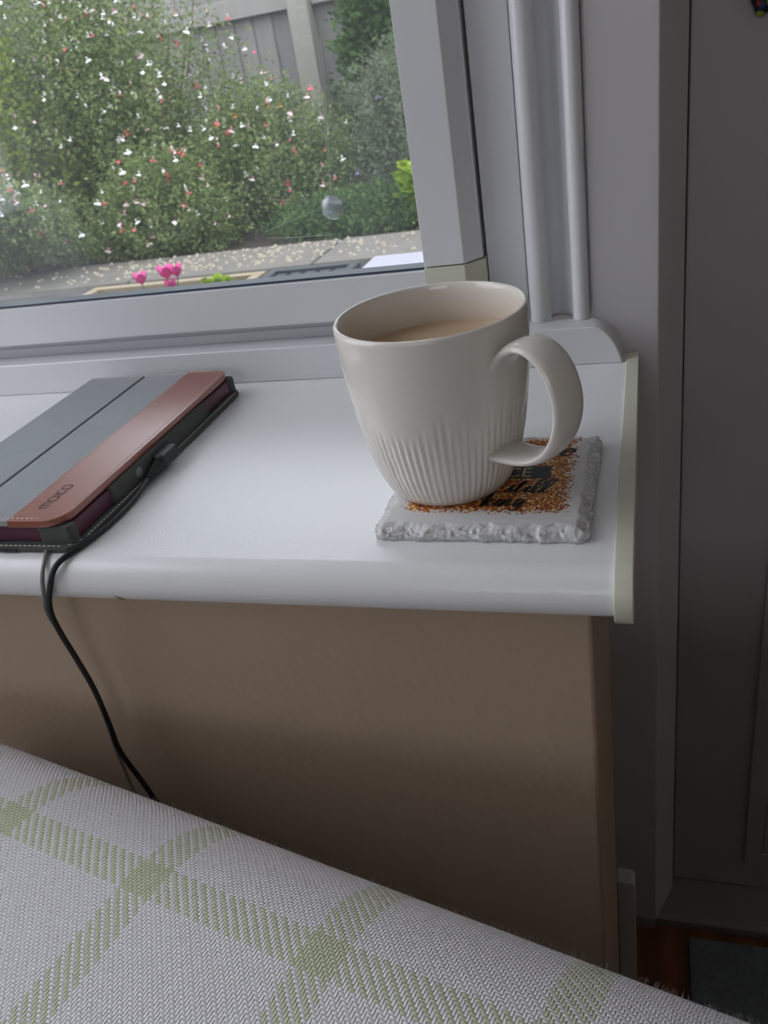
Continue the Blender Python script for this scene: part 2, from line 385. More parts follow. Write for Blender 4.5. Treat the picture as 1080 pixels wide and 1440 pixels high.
Z = CT - 0.0034 * fall ** 1.2 + 0.0007 * fall * fnoise(X, Y, 520, 5, 5) + 0.0005 * fall * np.sign(fnoise(X, Y, 300, 15, 2))
wob = 0.0007 * fnoise(X, Y, 220, 8) * np.clip(1 - m / 0.004, 0, 1)
cr = np.clip((np.abs(X) + np.abs(Y) - 0.0945) / 0.004, 0, 1) * 0.0016
Xw = X + wob - np.sign(X) * cr; Yw = Y + wob - np.sign(Y) * cr
top = np.stack([Xw, Yw, Z], -1).reshape(-1, 3)
idx = np.arange(N * N).reshape(N, N)
F = np.stack([idx[:-1, :-1], idx[1:, :-1], idx[1:, 1:], idx[:-1, 1:]], -1).reshape(-1, 4)
loop = list(idx[:, 0]) + list(idx[-1, 1:]) + list(idx[-2::-1, -1]) + list(idx[0, -2:0:-1])
nb = len(loop); mid = top[loop].copy(); mid[:, 2] = 0.0022 + 0.0004 * RNG.uniform(-1, 1, nb); mid[:, :2] *= 1.004
bot = top[loop].copy(); bot[:, 2] = 0.0; bot[:, :2] *= 0.992
V = np.concatenate([top, mid, bot]); b0 = N * N
lp = np.array(loop); nx = np.roll(np.arange(nb), -1); ar = np.arange(nb)
F2 = np.stack([lp, b0 + ar, b0 + nx, lp[nx]], -1)[:, ::-1]; F3 = np.stack([b0 + ar, b0 + nb + ar, b0 + nb + nx, b0 + nx], -1)[:, ::-1]
me = bpy.data.meshes.new('slate'); me.from_pydata(V.tolist(), [], np.concatenate([F, F2, F3]).tolist() + [tuple(range(b0 + nb, b0 + 2 * nb))])
bm = bmesh.new(); bm.from_mesh(me); bmesh.ops.recalc_face_normals(bm, faces=bm.faces); bm.to_mesh(me); bm.free()
me.polygons.foreach_set('use_smooth', [True] * len(me.polygons)); me.materials.append(cm.m)
so = bpy.data.objects.new('slate', me); C.objects.link(so); so.parent = coaster
ink = plain('black_print', '1E1E20', 0.5); pale_ink = plain('pale_print', 'C9B08A', 0.5)
def text_mesh(name, body, size, shear, mat, parent, loc, rot=(0, 0, 0), offset=0.0, sx=1.0, depth=0.0):
    cu = bpy.data.curves.new(name, 'FONT'); cu.body = body; cu.size = size; cu.shear = shear; cu.offset = offset; cu.resolution_u = 4
    cu.extrude = depth
    to = bpy.data.objects.new(name + '_c', cu); C.objects.link(to)
    dg = bpy.context.evaluated_depsgraph_get()
    me = bpy.data.meshes.new_from_object(to.evaluated_get(dg)); me.name = name
    bpy.data.objects.remove(to); bpy.data.curves.remove(cu)
    me.materials.clear(); me.materials.append(mat)
    o = bpy.data.objects.new(name, me); C.objects.link(o); o.parent = parent
    o.location = loc; o.rotation_euler = rot; o.scale = (sx, 1, 1); return o
zt = CT + 0.00012
text_mesh('lettering', 'e', 0.0185, 0.35, ink, coaster, (0.0275, 0.0222, zt), offset=0.00012, sx=1.0)
text_mesh('lettering', 'V', 0.0085, 0.0, ink, coaster, (0.0200, 0.0150, zt), offset=0.0001)
rb = []
for k in range(13):
    yk = -0.0012 + 0.0124 * k / 12; rb.append((0.0280 + RNG.uniform(-0.0012, 0.0006), yk))
MB().prism([(0.000, 0.0112), (0.000, -0.0012)] + rb, CT + 0.00004, CT + 0.0001, 'z').build('print_ribbon', ink, coaster)
text_mesh('lettering', 'CE', 0.0135, 0.0, pale_ink, coaster, (0.0052, 0.0004, zt + 0.00006), sx=0.82)
# brush-script words drawn as tapered strokes
def strokes(name, paths, w0, mat, parent, origin, s, slant=0.35, zz=zt):
    m = MB()
    for pth in paths:
        pts = smooth_path([(p[0], p[1], 0) for p in pth], 8); L, Rr = [], []
        for i, p in enumerate(pts):
            t = (pts[min(i + 1, len(pts) - 1)] - pts[max(i - 1, 0)]).normalized()
            wd = w0 * (0.35 + 0.75 * abs(t.y) ** 1.2 * (1.0 if t.y < 0 else 0.45))
            nn = Vector((-t.y, t.x, 0)) * wd
            for lst, q in ((L, p + nn), (Rr, p - nn)):
                lst.append((origin[0] + s * (q.x + slant * q.y), origin[1] + s * q.y, zz))
        n = len(L); m.add(L + Rr, [(i, i + 1, n + i + 1, n + i) for i in range(n - 1)])
    return m.build(name, mat, parent)
def l_loop(x): return [(x - .18, .0), (x + .12, .45), (x + .22, 1.15), (x + .05, 1.3), (x - .06, .8), (x - .04, .2), (x + .12, 0), (x + .32, .18)]
def i_st(x): return [(x - .12, .1), (x + .08, .62), (x + .02, .2), (x + .12, 0), (x + .28, .15)]
def s_st(x): return [(x - .15, .05), (x + .12, .7), (x + .05, .45), (x + .2, .2), (x + .08, .0), (x - .08, .08)]
def t_st(x): return [(x - .05, .2), (x + .08, 1.15), (x + .0, .25), (x + .12, 0), (x + .3, .15)]
strokes('lettering', [s_st(0.1), t_st(0.5), [(0.3, .78), (0.85, .82)], i_st(0.95), l_loop(1.35), l_loop(1.8)], 0.098, ink, coaster, (0.0075, -0.0150), 0.0098, 0.3)
n_st = lambda x: [(x, .62), (x - .03, 0), (x + .12, .5), (x + .25, .6), (x + .25, .15), (x + .36, 0), (x + .48, .12)]
g_st = lambda x: [(x + .3, .55), (x + .1, .62), (x, .3), (x + .12, .02), (x + .3, .4), (x + .28, -.3), (x + .1, -.42), (x - .02, -.25)]
k_st = [(0, 1.2), (-.05, 0), (.02, .4), (.28, .62), (.25, .42), (.05, .35), (.2, .1), (.38, .02)]
strokes('lettering', [k_st, i_st(.55), n_st(.85), g_st(1.45)], 0.098, ink, coaster, (-0.0010, -0.0278), 0.0100, 0.3)

# ------------------------------------------------------------------ mug
MX, MY = -0.0941, 0.3576
mug = empty('mug', (MX, MY, CT + 0.0002)); HM = 0.0866
tag(mug, 'white ceramic mug with fluted lower half and looped handle on the coaster', 'mug')
cer = NT('white_glaze')
zc = cer.xyz()[2]
cer.set(cer.mix(cer.noise(30), lin('E2DDD6'), lin('DCD6CE')), 0.05, spec=0.5)
prof = [(0.0000, 0.0279), (0.0012, 0.0292), (0.004, 0.0312), (0.009, 0.0335), (0.018, 0.0365), (0.030, 0.0392), (0.042, 0.0411), (0.054, 0.0425), (0.066, 0.0435), (0.078, 0.0441), (0.0845, 0.0443)]
pz = [p[0] for p in prof]; pr = [p[1] for p in prof]
NF, SUB = 74, 6; NA = NF * SUB; rows = 92
zs = np.concatenate([np.linspace(0, 0.0845, rows)])
ang = np.arange(NA) * 2 * PI / NA
fr_ = RNG.uniform(0.042, 0.056, NF); fd = RNG.uniform(0.7, 1.15, NF)
vs_, fs_ = [], []
prof_f = [0.0, -0.22, -0.6, -0.95, -0.8, -0.3]           # scooped flute, one crisp side
for z_ in zs:
    r_ = float(np.interp(z_, pz, pr))
    for k in range(NA):
        fl, sb = divmod(k, SUB)
        amt = np.clip((fr_[fl] - z_) / 0.012, 0, 1); amt = amt * amt * (3 - 2 * amt)
        amt *= np.clip(z_ / 0.006, 0, 1)
        rr = r_ + 0.00062 * prof_f[sb] * amt * fd[fl]
        vs_.append((rr * math.cos(ang[k]), rr * math.sin(ang[k]), z_))
lip = [(0.0441, 0.0856), (0.0436, 0.0864), (0.0429, HM), (0.0421, 0.0862), (0.0416, 0.0852), (0.0413, 0.082), (0.0409, 0.074), (0.0402, 0.060), (0.0388, 0.042), (0.0362, 0.024), (0.031, 0.012), (0.022, 0.0075), (0.0002, 0.007)]
for r_, z_ in lip:
    for k in range(NA): vs_.append((r_ * math.cos(ang[k]), r_ * math.sin(ang[k]), z_))
for r_, z_ in ((0.0262, 0.0), (0.025, 0.0018), (0.0002, 0.0022)):
    for k in range(NA): vs_.append((r_ * math.cos(ang[k]), r_ * math.sin(ang[k]), z_))
nr = rows + len(lip)
A = np.arange(NA); B = (A + 1) % NA
F = np.concatenate([np.stack([i * NA + A, i * NA + B, (i + 1) * NA + B, (i + 1) * NA + A], -1) for i in range(nr - 1)])
def q(i0, i1): return np.stack([i0 * NA + B, i0 * NA + A, i1 * NA + A, i1 * NA + B], -1)
F = np.concatenate([F, q(0, nr), q(nr, nr + 1), q(nr + 1, nr + 2)])
# inside staining: tea-coloured rings on the inner wall
stn = NT('mug_body_glaze'); xx, yy, zc = stn.xyz()
nz = stn.noise(55, 4, 0.6); nz2 = stn.noise(18, 2)
def ringline(z0, wid, amp):
    d = stn.math('ABSOLUTE', stn.math('SUBTRACT', zc, stn.math('ADD', z0, stn.math('MULTIPLY', stn.math('SUBTRACT', nz, 0.5), amp))))
    return stn.math('SUBTRACT', 1.0, stn.math('DIVIDE', d, wid), clamp=True)
ringf = stn.math('MULTIPLY', ringline(0.0692, 0.0010, 0.005), stn.math('MULTIPLY', stn.math('SUBTRACT', nz2, 0.36, clamp=True), 4.0, clamp=True))
film = stn.math('MULTIPLY', stn.math('SUBTRACT', 0.0835, zc, clamp=True), 60.0, clamp=True)
wallc = stn.mix(stn.math('MULTIPLY', film, 0.75), lin('E0DAD2'), lin('CDBBA6'))
wallc = stn.mix(stn.math('MULTIPLY', ringf, 0.8), wallc, lin('9A6A38'))
spk = stn.math('GREATER_THAN', stn.noise(900, 1), 0.78)
stn.set(stn.mix(stn.math('MULTIPLY', spk, 0.5), wallc, lin('8A6F55')), 0.09, spec=0.5)
mo = np_mesh('body', np.array(vs_), F, cer.m, mug, smooth=True); mo.data.materials.append(stn.m)
mi = np.zeros(len(F), dtype=np.int32); mi[(rows + 3) * NA:(nr - 1) * NA] = 1; mo.data.polygons.foreach_set('material_index', mi)
# milky coffee inside
cof = NT('milky_coffee'); cof.set(cof.mix(cof.noise(60, 3, dist=1.0), lin('C2A789'), lin('CCB396')), 0.12)
MB().lathe([(0.0001, 0.0672), (0.02, 0.0672), (0.037, 0.0672), (0.0396, 0.0673), (0.0406, 0.0679), (0.0404, 0.060)], 64).build('coffee', cof.m, mug, smooth=True)
# strap handle
PHI = math.radians(-33)
hpath = smooth_path([(0.0392, 0, 0.0625), (0.0435, 0, 0.0700), (0.0515, 0, 0.0765), (0.0605, 0, 0.0775), (0.0690, 0, 0.0720), (0.0742, 0, 0.0615), (0.0748, 0, 0.0500), (0.0708, 0, 0.0385), (0.0630, 0, 0.0302), (0.0520, 0, 0.0260), (0.0370, 0, 0.0250)], 8)
hv, hf = [], []; SEG = 20; n = len(hpath)
for i, p in enumerate(hpath):
    t = (hpath[min(i + 1, n - 1)] - hpath[max(i - 1, 0)]).normalized(); nn = Vector((t.z, 0, -t.x)); f = i / (n - 1)
    hw = 0.0088 + 0.0010 * (max(0, 1 - f / 0.18) ** 2 + max(0, (f - 0.8) / 0.2) ** 2) + 0.0004 * math.sin(PI * f)
    th = 0.0024 + 0.0010 * max(0, 1 - f / 0.15) ** 2 + 0.0006 * max(0, (f - 0.85) / 0.15)
    for k in range(SEG):
        a = 2 * PI * k / SEG; ca, sa = math.cos(a), math.sin(a)
        yo = hw * math.copysign(abs(ca) ** 0.75, ca); no = th * math.copysign(abs(sa) ** 0.85, sa)
        no -= 0.0006 * (1 - (yo / hw) ** 2)
        q_ = p + nn * no; hv.append((q_.x, yo, q_.z))
for i in range(n - 1):
    for k in range(SEG): hf.append((i * SEG + k, i * SEG + (k + 1) % SEG, (i + 1) * SEG + (k + 1) % SEG, (i + 1) * SEG + k))
hf += [tuple(range(SEG)), tuple(range((n - 1) * SEG, n * SEG))]
ho = MB().add(hv, hf).build('handle', cer.m, mug, smooth=True); ho.rotation_euler = (0, 0, PHI)

# ------------------------------------------------------------------ tablet in a folio case
tab = empty('tablet_case', (-0.338, 0.40, 0.0006))
tag(tab, 'tablet in a grey fabric folio case with a tan leather strip on the sill', 'tablet')
def fabric(name, c1, c2):
    t = NT(name); x, y, z = t.xyz()
    wv = t.math('MULTIPLY', t.math('SINE', t.math('MULTIPLY', t.math('ADD', x, y), 5200.0)), t.math('SINE', t.math('MULTIPLY', t.math('SUBTRACT', x, y), 5200.0)))
    nn = t.noise(1500, 2, 0.6)
    t.set(t.mix(t.math('ADD', t.math('MULTIPLY', nn, 0.8), t.math('MULTIPLY', t.noise(70), 0.3)), lin(c1), lin(c2)), 0.85)
    t.bump(t.math('ADD', wv, nn), 0.0001); return t.m
fab = fabric('grey_case_fabric', '62686E', '989FA6'); fabd = fabric('dark_case_fabric', '3F4140', '5A5C59')
lea = plain('tan_leather', '9A5540', 0.30, 0.08, 90, 0.00012, 900, coat=0.6); plum = plain('plum_plastic', '5E3344', 0.4, 0.05, 30)
thread = plain('thread', 'D6CEC6', 0.8); blk = plain('black_rubber', '17181B', 0.45, 0.1)
lea.node_tree.nodes['Principled BSDF'].inputs['Coat Roughness'].default_value = 0.28; lea.node_tree.nodes['Principled BSDF'].inputs['Coat Weight'].default_value = 1.0
fab.node_tree.nodes['Principled BSDF'].inputs['Sheen Weight'].default_value = 0.6
def rrect(x0, x1, y0, y1, r, n=6, corners=(1, 1, 1, 1)):
    o = []
    for (cx, cy, a0, on) in ((x1 - r, y0 + r, -PI / 2, corners[0]), (x1 - r, y1 - r, 0, corners[1]), (x0 + r, y1 - r, PI / 2, corners[2]), (x0 + r, y0 + r, PI, corners[3])):
        if on: o += [(cx + r * math.cos(a0 + PI / 2 * k / n), cy + r * math.sin(a0 + PI / 2 * k / n)) for k in range(n + 1)]
        else:
            cxx = x1 if a0 in (-PI / 2, 0) else x0; cyy = y0 if a0 in (-PI / 2, PI) else y1; o.append((cxx, cyy))
    return o
def tp(prof, z0, z1, name, m, bevel=0.0006, parent=tab):
    return MB().prism(prof, z0, z1, 'z').build(name, m, parent, bevel=bevel)
# local: x -.060..+.0600, y -.103..+.103
backc = tp(rrect(-0.0600, 0.0618, -0.1055, 0.1035, 0.009), 0.0, 0.0032, 'back_cover', fabd, 0.001)
tp(rrect(-0.0580, 0.0572, -0.1005, 0.0995, 0.007), 0.0032, 0.0128, 'tablet_body', plum, 0.0016)
# fabric holder around the edge: bands on the long side and corners
fm = lambda prof, nm='holder_band': tp(prof, 0.0030, 0.0135, nm, fabd, 0.0008)
fm(rrect(0.0550, 0.0588, -0.062, 0.056, 0.0015)); fm(rrect(-0.0590, -0.0560, -0.09, 0.09, 0.0012))
fm(rrect(0.0375, 0.0590, -0.1022, -0.0955, 0.003), 'holder_corner'); fm(rrect(-0.0590, 0.0080, -0.1022, -0.0985, 0.0015)); fm(rrect(-0.0585, 0.0500, 0.0975, 0.1012, 0.0015))
fm(rrect(0.0480, 0.0590, 0.0935, 0.1014, 0.003), 'holder_corner')
# front cover: two fabric panels, a fold between, the leather strip along the open edge
zc0, zc1 = 0.0140, 0.0172
tp(rrect(-0.0585, -0.0130, -0.1030, 0.1030, 0.002), zc0, zc1, 'cover_panel', fab, 0.0007)
tp(rrect(-0.0108, 0.0238, -0.1030, 0.1030, 0.001), zc0, zc1, 'cover_panel', fab, 0.0006)
tp(rrect(-0.0134, -0.0104, -0.1026, 0.1026, 0.0003), zc0, zc1 - 0.0012, 'fold', fabd, 0.0002)
tp(rrect(-0.0600, -0.0580, -0.1020, 0.1020, 0.0006), 0.0010, zc1 - 0.0008, 'spine', fab, 0.0005)
strip = tp(rrect(0.0225, 0.0565, -0.1036, 0.1036, 0.0125, 8, (1, 1, 0, 0)), zc0 - 0.0004, zc1 + 0.0006, 'leather_strip', lea, 0.0009)
strip['label'] = 'tan leather strip'
def stitch(path, z, parent, step=0.0030, ln=0.0019):
    P = [Vector((p[0], p[1], z)) for p in path]; m = MB(); acc = 0.0
    for a, b in zip(P[:-1], P[1:]):
        L = (b - a).length
        if L < 1e-6: continue
        d = (b - a) / L; nn = Vector((-d.y, d.x, 0)) * 0.00036; t = -acc
        while t < L:
            if t >= 0 and t + ln <= L + 0.0006:
                p0, p1 = a + d * t, a + d * (t + ln); h = Vector((0, 0, 0.0003))
                m.add([p0 + nn, p1 + nn, p1 - nn, p0 - nn, p0 * .9 + p1 * .1 + h, p1 * .9 + p0 * .1 + h], [(0, 1, 5, 4), (2, 3, 4, 5), (1, 2, 5), (3, 0, 4)])
            t += step
        acc = (acc + L) % step
    o = m.build('stitching', thread, parent); o['kind'] = 'stuff'; return o
inner_s = rrect(0.0225, 0.0540, -0.1010, 0.1010, 0.0105, 8, (1, 1, 0, 0))
stitch([(0.0245, -0.1010)] + inner_s[:-2] + [(0.0245, 0.1010)], zc1 + 0.0006, strip)
stitch([(0.0242, -0.1030), (0.0242, 0.1030)], zc1 + 0.0006, strip)
stitch([(-0.057, 0.1005), (0.022, 0.1005)], zc1, tab); stitch([(-0.0575, -0.1005), (0.022, -0.1005)], zc1, tab)
stitch([(-0.05, -0.1042), (0.052, -0.1042), (0.0575, -0.1015), (0.0604, -0.096), (0.0604, 0.098)], 0.0032, backc)
MB().box(0.012, 0.024, -0.1062, -0.1035, 0.0002, 0.0022).build('elastic_tab', blk, tab, bevel=0.0004)
MB().lathe([(0.0, 0.0008), (0.0025, 0.0007), (0.0034, 0.0)], 20).build('magnet_stud', plain('stud_grey', '77797A', 0.4), tab, smooth=True, loc=(0.0588, -0.034, 0.0082)).rotation_euler = (0, PI / 2, 0)
# lettering on the leather, reading along the strip (letters drawn as thin strokes)
lt = [[(0, 0), (0, .8), (.15, 1), (.5, 1), (.6, .8), (.6, 0)], [(.6, .8), (.75, 1), (1.1, 1), (1.2, .8), (1.2, 0)],
      [(1.75, .1), (1.6, .3), (1.6, .7), (1.75, 1), (2.45, 1), (2.6, .7), (2.6, .3), (2.45, 0), (1.75, 0), (1.62, .25)],
      [(3.0, 0), (3.0, 1.0)], [(4.1, 1.0), (3.45, .95), (3.25, .55), (3.45, .05), (4.1, 0)],
      [(4.55, .1), (4.4, .3), (4.4, .7), (4.55, 1), (5.25, 1), (5.4, .7), (5.4, .3), (5.25, 0), (4.55, 0), (4.42, .25)]]
lm = MB()
for pth in lt:
    sc = 0.0046
    pts = [(0.0390 - p[1] * 0.0052, -0.0905 + p[0] * sc, zc1 + 0.0007) for p in pth]
    for a, b in zip(pts[:-1], pts[1:]):
        a, b = Vector(a), Vector(b); d = (b - a).normalized(); nn = Vector((-d.y, d.x, 0)) * 0.00034; e = d * 0.0003
        lm.add([a - e + nn, b + e + nn, b + e - nn, a - e - nn], [(0, 1, 2, 3)])
lo = lm.build('lettering', plain('debossed', '3A2420', 0.6), strip)

# charging plug + black cable: one thing
cab = empty('charging_cable', (-0.2755, 0.385, 0.0))
tag(cab, 'black charging cable plugged into the tablet and hanging over the sill edge', 'cable')
pl = MB().box(-0.2790, -0.2712, 0.3800, 0.3990, 0.0032, 0.0118).build('plug', blk, cab, bevel=0.0022, seg=3); local(cab, pl)
pl2 = MB().tube([(-0.2750, 0.3815, 0.0072), (-0.2752, 0.3740, 0.0062), (-0.2752, 0.3660, 0.0048)], [0.0036, 0.0027, 0.0018], 12).build('strain_relief', blk, cab, smooth=True); local(cab, pl2)
bp = [(-0.2752, 0.3660, 0.0046), (-0.2735, 0.345, 0.0024), (-0.2738, 0.320, 0.0020), (-0.2772, 0.2990, 0.0020), (-0.2835, 0.2846, -0.0005), (-0.2885, 0.2792, -0.012), (-0.2945, 0.2800, -0.026), (-0.2975, 0.2830, -0.042), (-0.2965, 0.2850, -0.062), (-0.2945, 0.2860, -0.085), (-0.2955, 0.2870, -0.112), (-0.2960, 0.2870, -0.135), (-0.2880, 0.2870, -0.165), (-0.2780, 0.2850, -0.21), (-0.275, 0.285, -0.35), (-0.278, 0.285, -0.5), (-0.288, 0.282, -0.606)]
o = MB().tube(smooth_path(bp, 10), 0.00155, 10).build('cord', blk, cab, smooth=True); local(cab, o)
gcol = plain('grey_cable', '8B8885', 0.5)
gp = [(-0.3080, 0.312, 0.0016 - 0.0004), (-0.3000, 0.3020, 0.0012), (-0.2935, 0.2900, 0.0008), (-0.2915, 0.2812, -0.005), (-0.2945, 0.2800, -0.016), (-0.2990, 0.2815, -0.0275), (-0.3010, 0.2860, -0.045), (-0.3010, 0.2890, -0.065), (-0.2990, 0.2900, -0.088), (-0.3010, 0.2910, -0.115), (-0.3030, 0.2910, -0.140), (-0.3030, 0.2910, -0.18), (-0.304, 0.29, -0.35), (-0.305, 0.288, -0.607)]
tag(MB().tube(smooth_path(gp, 10), 0.0011, 8).build('grey_cable', gcol, smooth=True), 'thin grey cable coming out from under the tablet case', 'cable')

# ------------------------------------------------------------------ suction cup and spider silk on the pane
sc_ = NT('clear_plastic'); sc_.set(lin('DCE4E8'), 0.12); sc_.b.inputs['Transmission Weight'].default_value = 0.75; sc_.b.inputs['IOR'].default_value = 1.4
scup = empty('suction_cup', (-0.2005, 0.5482, 0.1105))
tag(scup, 'small clear plastic suction cup stuck on the window pane', 'suction cup')
o = MB().lathe([(0.0001, 0.0034), (0.0025, 0.0033), (0.0045, 0.0026), (0.0066, 0.0012), (0.0078, 0.0001), (0.0076, -0.0), (0.0050, 0.0010), (0.0001, 0.0018)], 32).build('cup', sc_.m, scup, smooth=True); o.rotation_euler = (PI / 2, 0, 0)
o = MB().lathe([(0.0001, 0.0070), (0.0020, 0.0068), (0.0027, 0.0058), (0.0020, 0.0046), (0.0016, 0.0030)], 24).build('nub', sc_.m, scup, smooth=True); o.rotation_euler = (PI / 2, 0, 0)
silk = plain('silk', 'C9CDCB', 0.7)
web = MB(); yw = 0.5474
for a, b, c in (((-0.1890, .2080), (-0.1935, .165), (-0.1995, .119)), ((-0.1905, .2080), (-0.1950, .165), (-0.2002, .119)), ((-0.249, .122), (-0.232, .118), (-0.222, .1135)), ((-0.252, .100), (-0.232, .105), (-0.212, .110)), ((-0.252, .0955), (-0.23, .094), (-0.205, .093))):
    web.tube(smooth_path([(a[0], yw, a[1]), (b[0], yw, b[1]), (c[0], yw, c[1])], 6), 0.00013, 4)
tag(web.build('spider_silk', silk), 'fine pale spider silk threads stretched across the window pane', 'cobweb')

# ------------------------------------------------------------------ armchair in the check fabric
ang = math.radians(-12.7)
chair = empty('armchair', (0, 0, FLOOR_Z), ang)
tag(chair, 'armchair covered in cream woven fabric with a pale green check', 'armchair')
wt = NT('check_weave'); uv = wt.n('ShaderNodeUVMap'); U, Vv, _ = wt.xyz(uv.outputs[0])
P_ = 0.00125
jit = wt.noise(90, 2, 0.5, uv.outputs[0])
u = wt.math('ADD', wt.math('DIVIDE', U, P_), wt.math('MULTIPLY', jit, 0.55)); v = wt.math('ADD', wt.math('DIVIDE', Vv, P_ * 1.05), wt.math('MULTIPLY', wt.noise(75, 2, 0.5, uv.outputs[0]), 0.55))
fi, fj = wt.math('FLOOR', u), wt.math('FLOOR', v); fu, fv = wt.math('FRACT', u), wt.math('FRACT', v)
ph = wt.math('FLOORED_MODULO', wt.math('ADD', fi, fj), 4.0)
over = wt.math('LESS_THAN', ph, 1.5)
def hump(t): return wt.math('SINE', wt.math('MULTIPLY', t, PI))
warp_h = wt.math('MULTIPLY', wt.math('POWER', hump(fu), 0.6), wt.math('ADD', 0.35, wt.math('MULTIPLY', hump(wt.math('DIVIDE', wt.math('ADD', ph, fv), 2.0)), 0.65)))
weft_h = wt.math('MULTIPLY', wt.math('POWER', hump(fv), 0.6), wt.math('ADD', 0.35, wt.math('MULTIPLY', hump(wt.math('DIVIDE', wt.math('ADD', wt.math('SUBTRACT', ph, 2.0), fu), 2.0)), 0.65)))
hgt = wt.math('ADD', wt.math('MULTIPLY', over, warp_h), wt.math('MULTIPLY', wt.math('SUBTRACT', 1.0, over), weft_h))
def stripe(s, c0, period, half):
    d = wt.math('ABSOLUTE', wt.math('SUBTRACT', wt.math('FLOORED_MODULO', wt.math('ADD', wt.math('SUBTRACT', s, c0), period / 2), period), period / 2))
    return wt.math('LESS_THAN', d, half)
uq = wt.math('MULTIPLY', fi, P_); vq = wt.math('MULTIPLY', fj, P_ * 1.05)
gw = stripe(uq, -0.2311, 0.0862, 0.0082); gf = stripe(vq, 0.1292, 0.0862, 0.0082)
green = wt.math('ADD', wt.math('MULTIPLY', over, gw), wt.math('MULTIPLY', wt.math('SUBTRACT', 1.0, over), gf))
yarn = wt.noise(700, 2, 0.6, uv.outputs[0])
c_w = wt.mix(yarn, lin('DCD9DC'), lin('F0EEF1')); c_g = wt.mix(yarn, lin('BDC2A2'), lin('D3D7BA'))
wt.set(wt.mix(green, c_w, c_g), 0.9, spec=0.2)
wt.bump(wt.math('ADD', hgt, wt.math('MULTIPLY', yarn, 0.25)), 0.0006, 1.0)
# armrest: profile in (w, z) with arc length, extruded along u
r = 0.07; zt_ = -0.08 - FLOOR_Z; prof = []
w0, w1 = -0.085, 0.1218
for z_ in np.linspace(0.05, zt_ - r, 12)[:-1]: prof.append((w0 - r * 0.6, z_))
for a in np.linspace(PI, PI / 2, 16): prof.append((w0 + 0.6 * r * math.cos(a), zt_ - r + r * math.sin(a)))
for w_ in np.linspace(w0, w1, 26)[1:-1]: prof.append((w_, zt_ + 0.0012 * math.sin(PI * (w_ - w0) / (w1 - w0))))
for a in np.linspace(PI / 2, 0, 24): prof.append((w1 + r * math.cos(a), zt_ - r + r * math.sin(a)))
for z_ in np.linspace(zt_ - r, 0.05, 12)[1:]: prof.append((w1 + r, z_))
arc = [0.0]
for a, b in zip(prof[:-1], prof[1:]): arc.append(arc[-1] + math.hypot(b[0] - a[0], b[1] - a[1]))
iref = min(range(len(prof)), key=lambda i: abs(prof[i][0] - 0.1218) + (0 if abs(prof[i][1] - zt_) < 0.01 else 9))
arc = [a - arc[iref] + prof[iref][0] for a in arc]
us = np.linspace(-0.46, 0.42, 60)
bm = bmesh.new(); uvl = bm.loops.layers.uv.new('UVMap'); grid = []
for uu in us:
    e = min(uu - us[0], us[-1] - uu); s = 1.0
    row = []
    for (w_, z_) in prof:
        k = max(0.0, 1 - e / 0.03); dz = -0.02 * k * k * (z_ / zt_); row.append(bm.verts.new((uu, w_, z_ + dz)))
    grid.append(row)
for i in range(len(us) - 1):
    for j in range(len(prof) - 1):
        f = bm.faces.new((grid[i][j], grid[i + 1][j], grid[i + 1][j + 1], grid[i][j + 1])); f.smooth = True
        for lp_, (a, b) in zip(f.loops, ((i, j), (i + 1, j), (i + 1, j + 1), (i, j + 1))): lp_[uvl].uv = (us[a], arc[b])
for row, a0 in ((grid[0], us[0]), (grid[-1], us[-1])):
    f = bm.faces.new(row)
    for lp_ in f.loops: lp_[uvl].uv = (lp_.vert.co.y + a0, lp_.vert.co.z)
bmesh.ops.recalc_face_normals(bm, faces=bm.faces)
me = bpy.data.meshes.new('armrest'); bm.to_mesh(me); bm.free(); me.materials.append(wt.m)
ao = bpy.data.objects.new('armrest', me); C.objects.link(ao); ao.parent = chair
# seat cushion beside the arm (below the frame)
sb = MB().box(-0.44, 0.40, -0.72, -0.125, 0.10, 0.36).build('seat', wt.m, chair, bevel=0.035, seg=4)
footm = plain('dark_wood_foot', '3B2A1E', 0.4)
for fx, fy in ((-0.40, 0.16), (0.36, 0.16), (-0.40, -0.66), (0.36, -0.66)):
    MB().lathe([(0.0001, 0.0), (0.016, 0.0), (0.022, 0.06), (0.022, 0.12), (0.0001, 0.12)], 16).build('foot', footm, chair, smooth=True, loc=(fx, fy, 0))
# stray fibres along the rounded edge
fz = MB()
for k in range(1500):
    uu = random.uniform(-0.40, 0.12); a = random.gauss(0.72, 0.28)
    b = Vector((uu, w1 + r * math.cos(a), zt_ - r + r * math.sin(a))); nn = Vector((0, math.cos(a), math.sin(a)))
    L = random.uniform(0.0008, 0.0027) * (1.6 if random.random() < 0.05 else 1)
    d = (nn + Vector((random.uniform(-.9, .9), random.uniform(-.5, .5), random.uniform(-.5, .5)))).normalized()
    mid_ = b + nn * L * 0.6; tip = mid_ + d * L * 0.6
    fz.tube([b - nn * 0.0002, mid_, tip], [0.000045, 0.00004, 0.00002], 3, cap=False)
o = fz.build('fuzz', plain('fibre', 'CFCBC8', 0.9), chair); o['kind'] = 'stuff'

# ------------------------------------------------------------------ garden
soil = plain('garden_soil', '4A3F33', 0.95, 0.3, 12, 0.02, 30)
struct('garden_ground', MB().box(-7, 4, 2.45, 9, -0.62, -0.33), soil)
struct('patio', MB().box(-7, 4, 0.62, 2.22, -0.70, -0.55), plain('patio_stone', '77767A', 0.8, 0.2, 6))
struct('lawn_beyond', MB().box(-12, 10, 4.6, 30, -0.4, -0.335), plain('grass_far', '5E6B3E', 0.95, 0.3, 5))
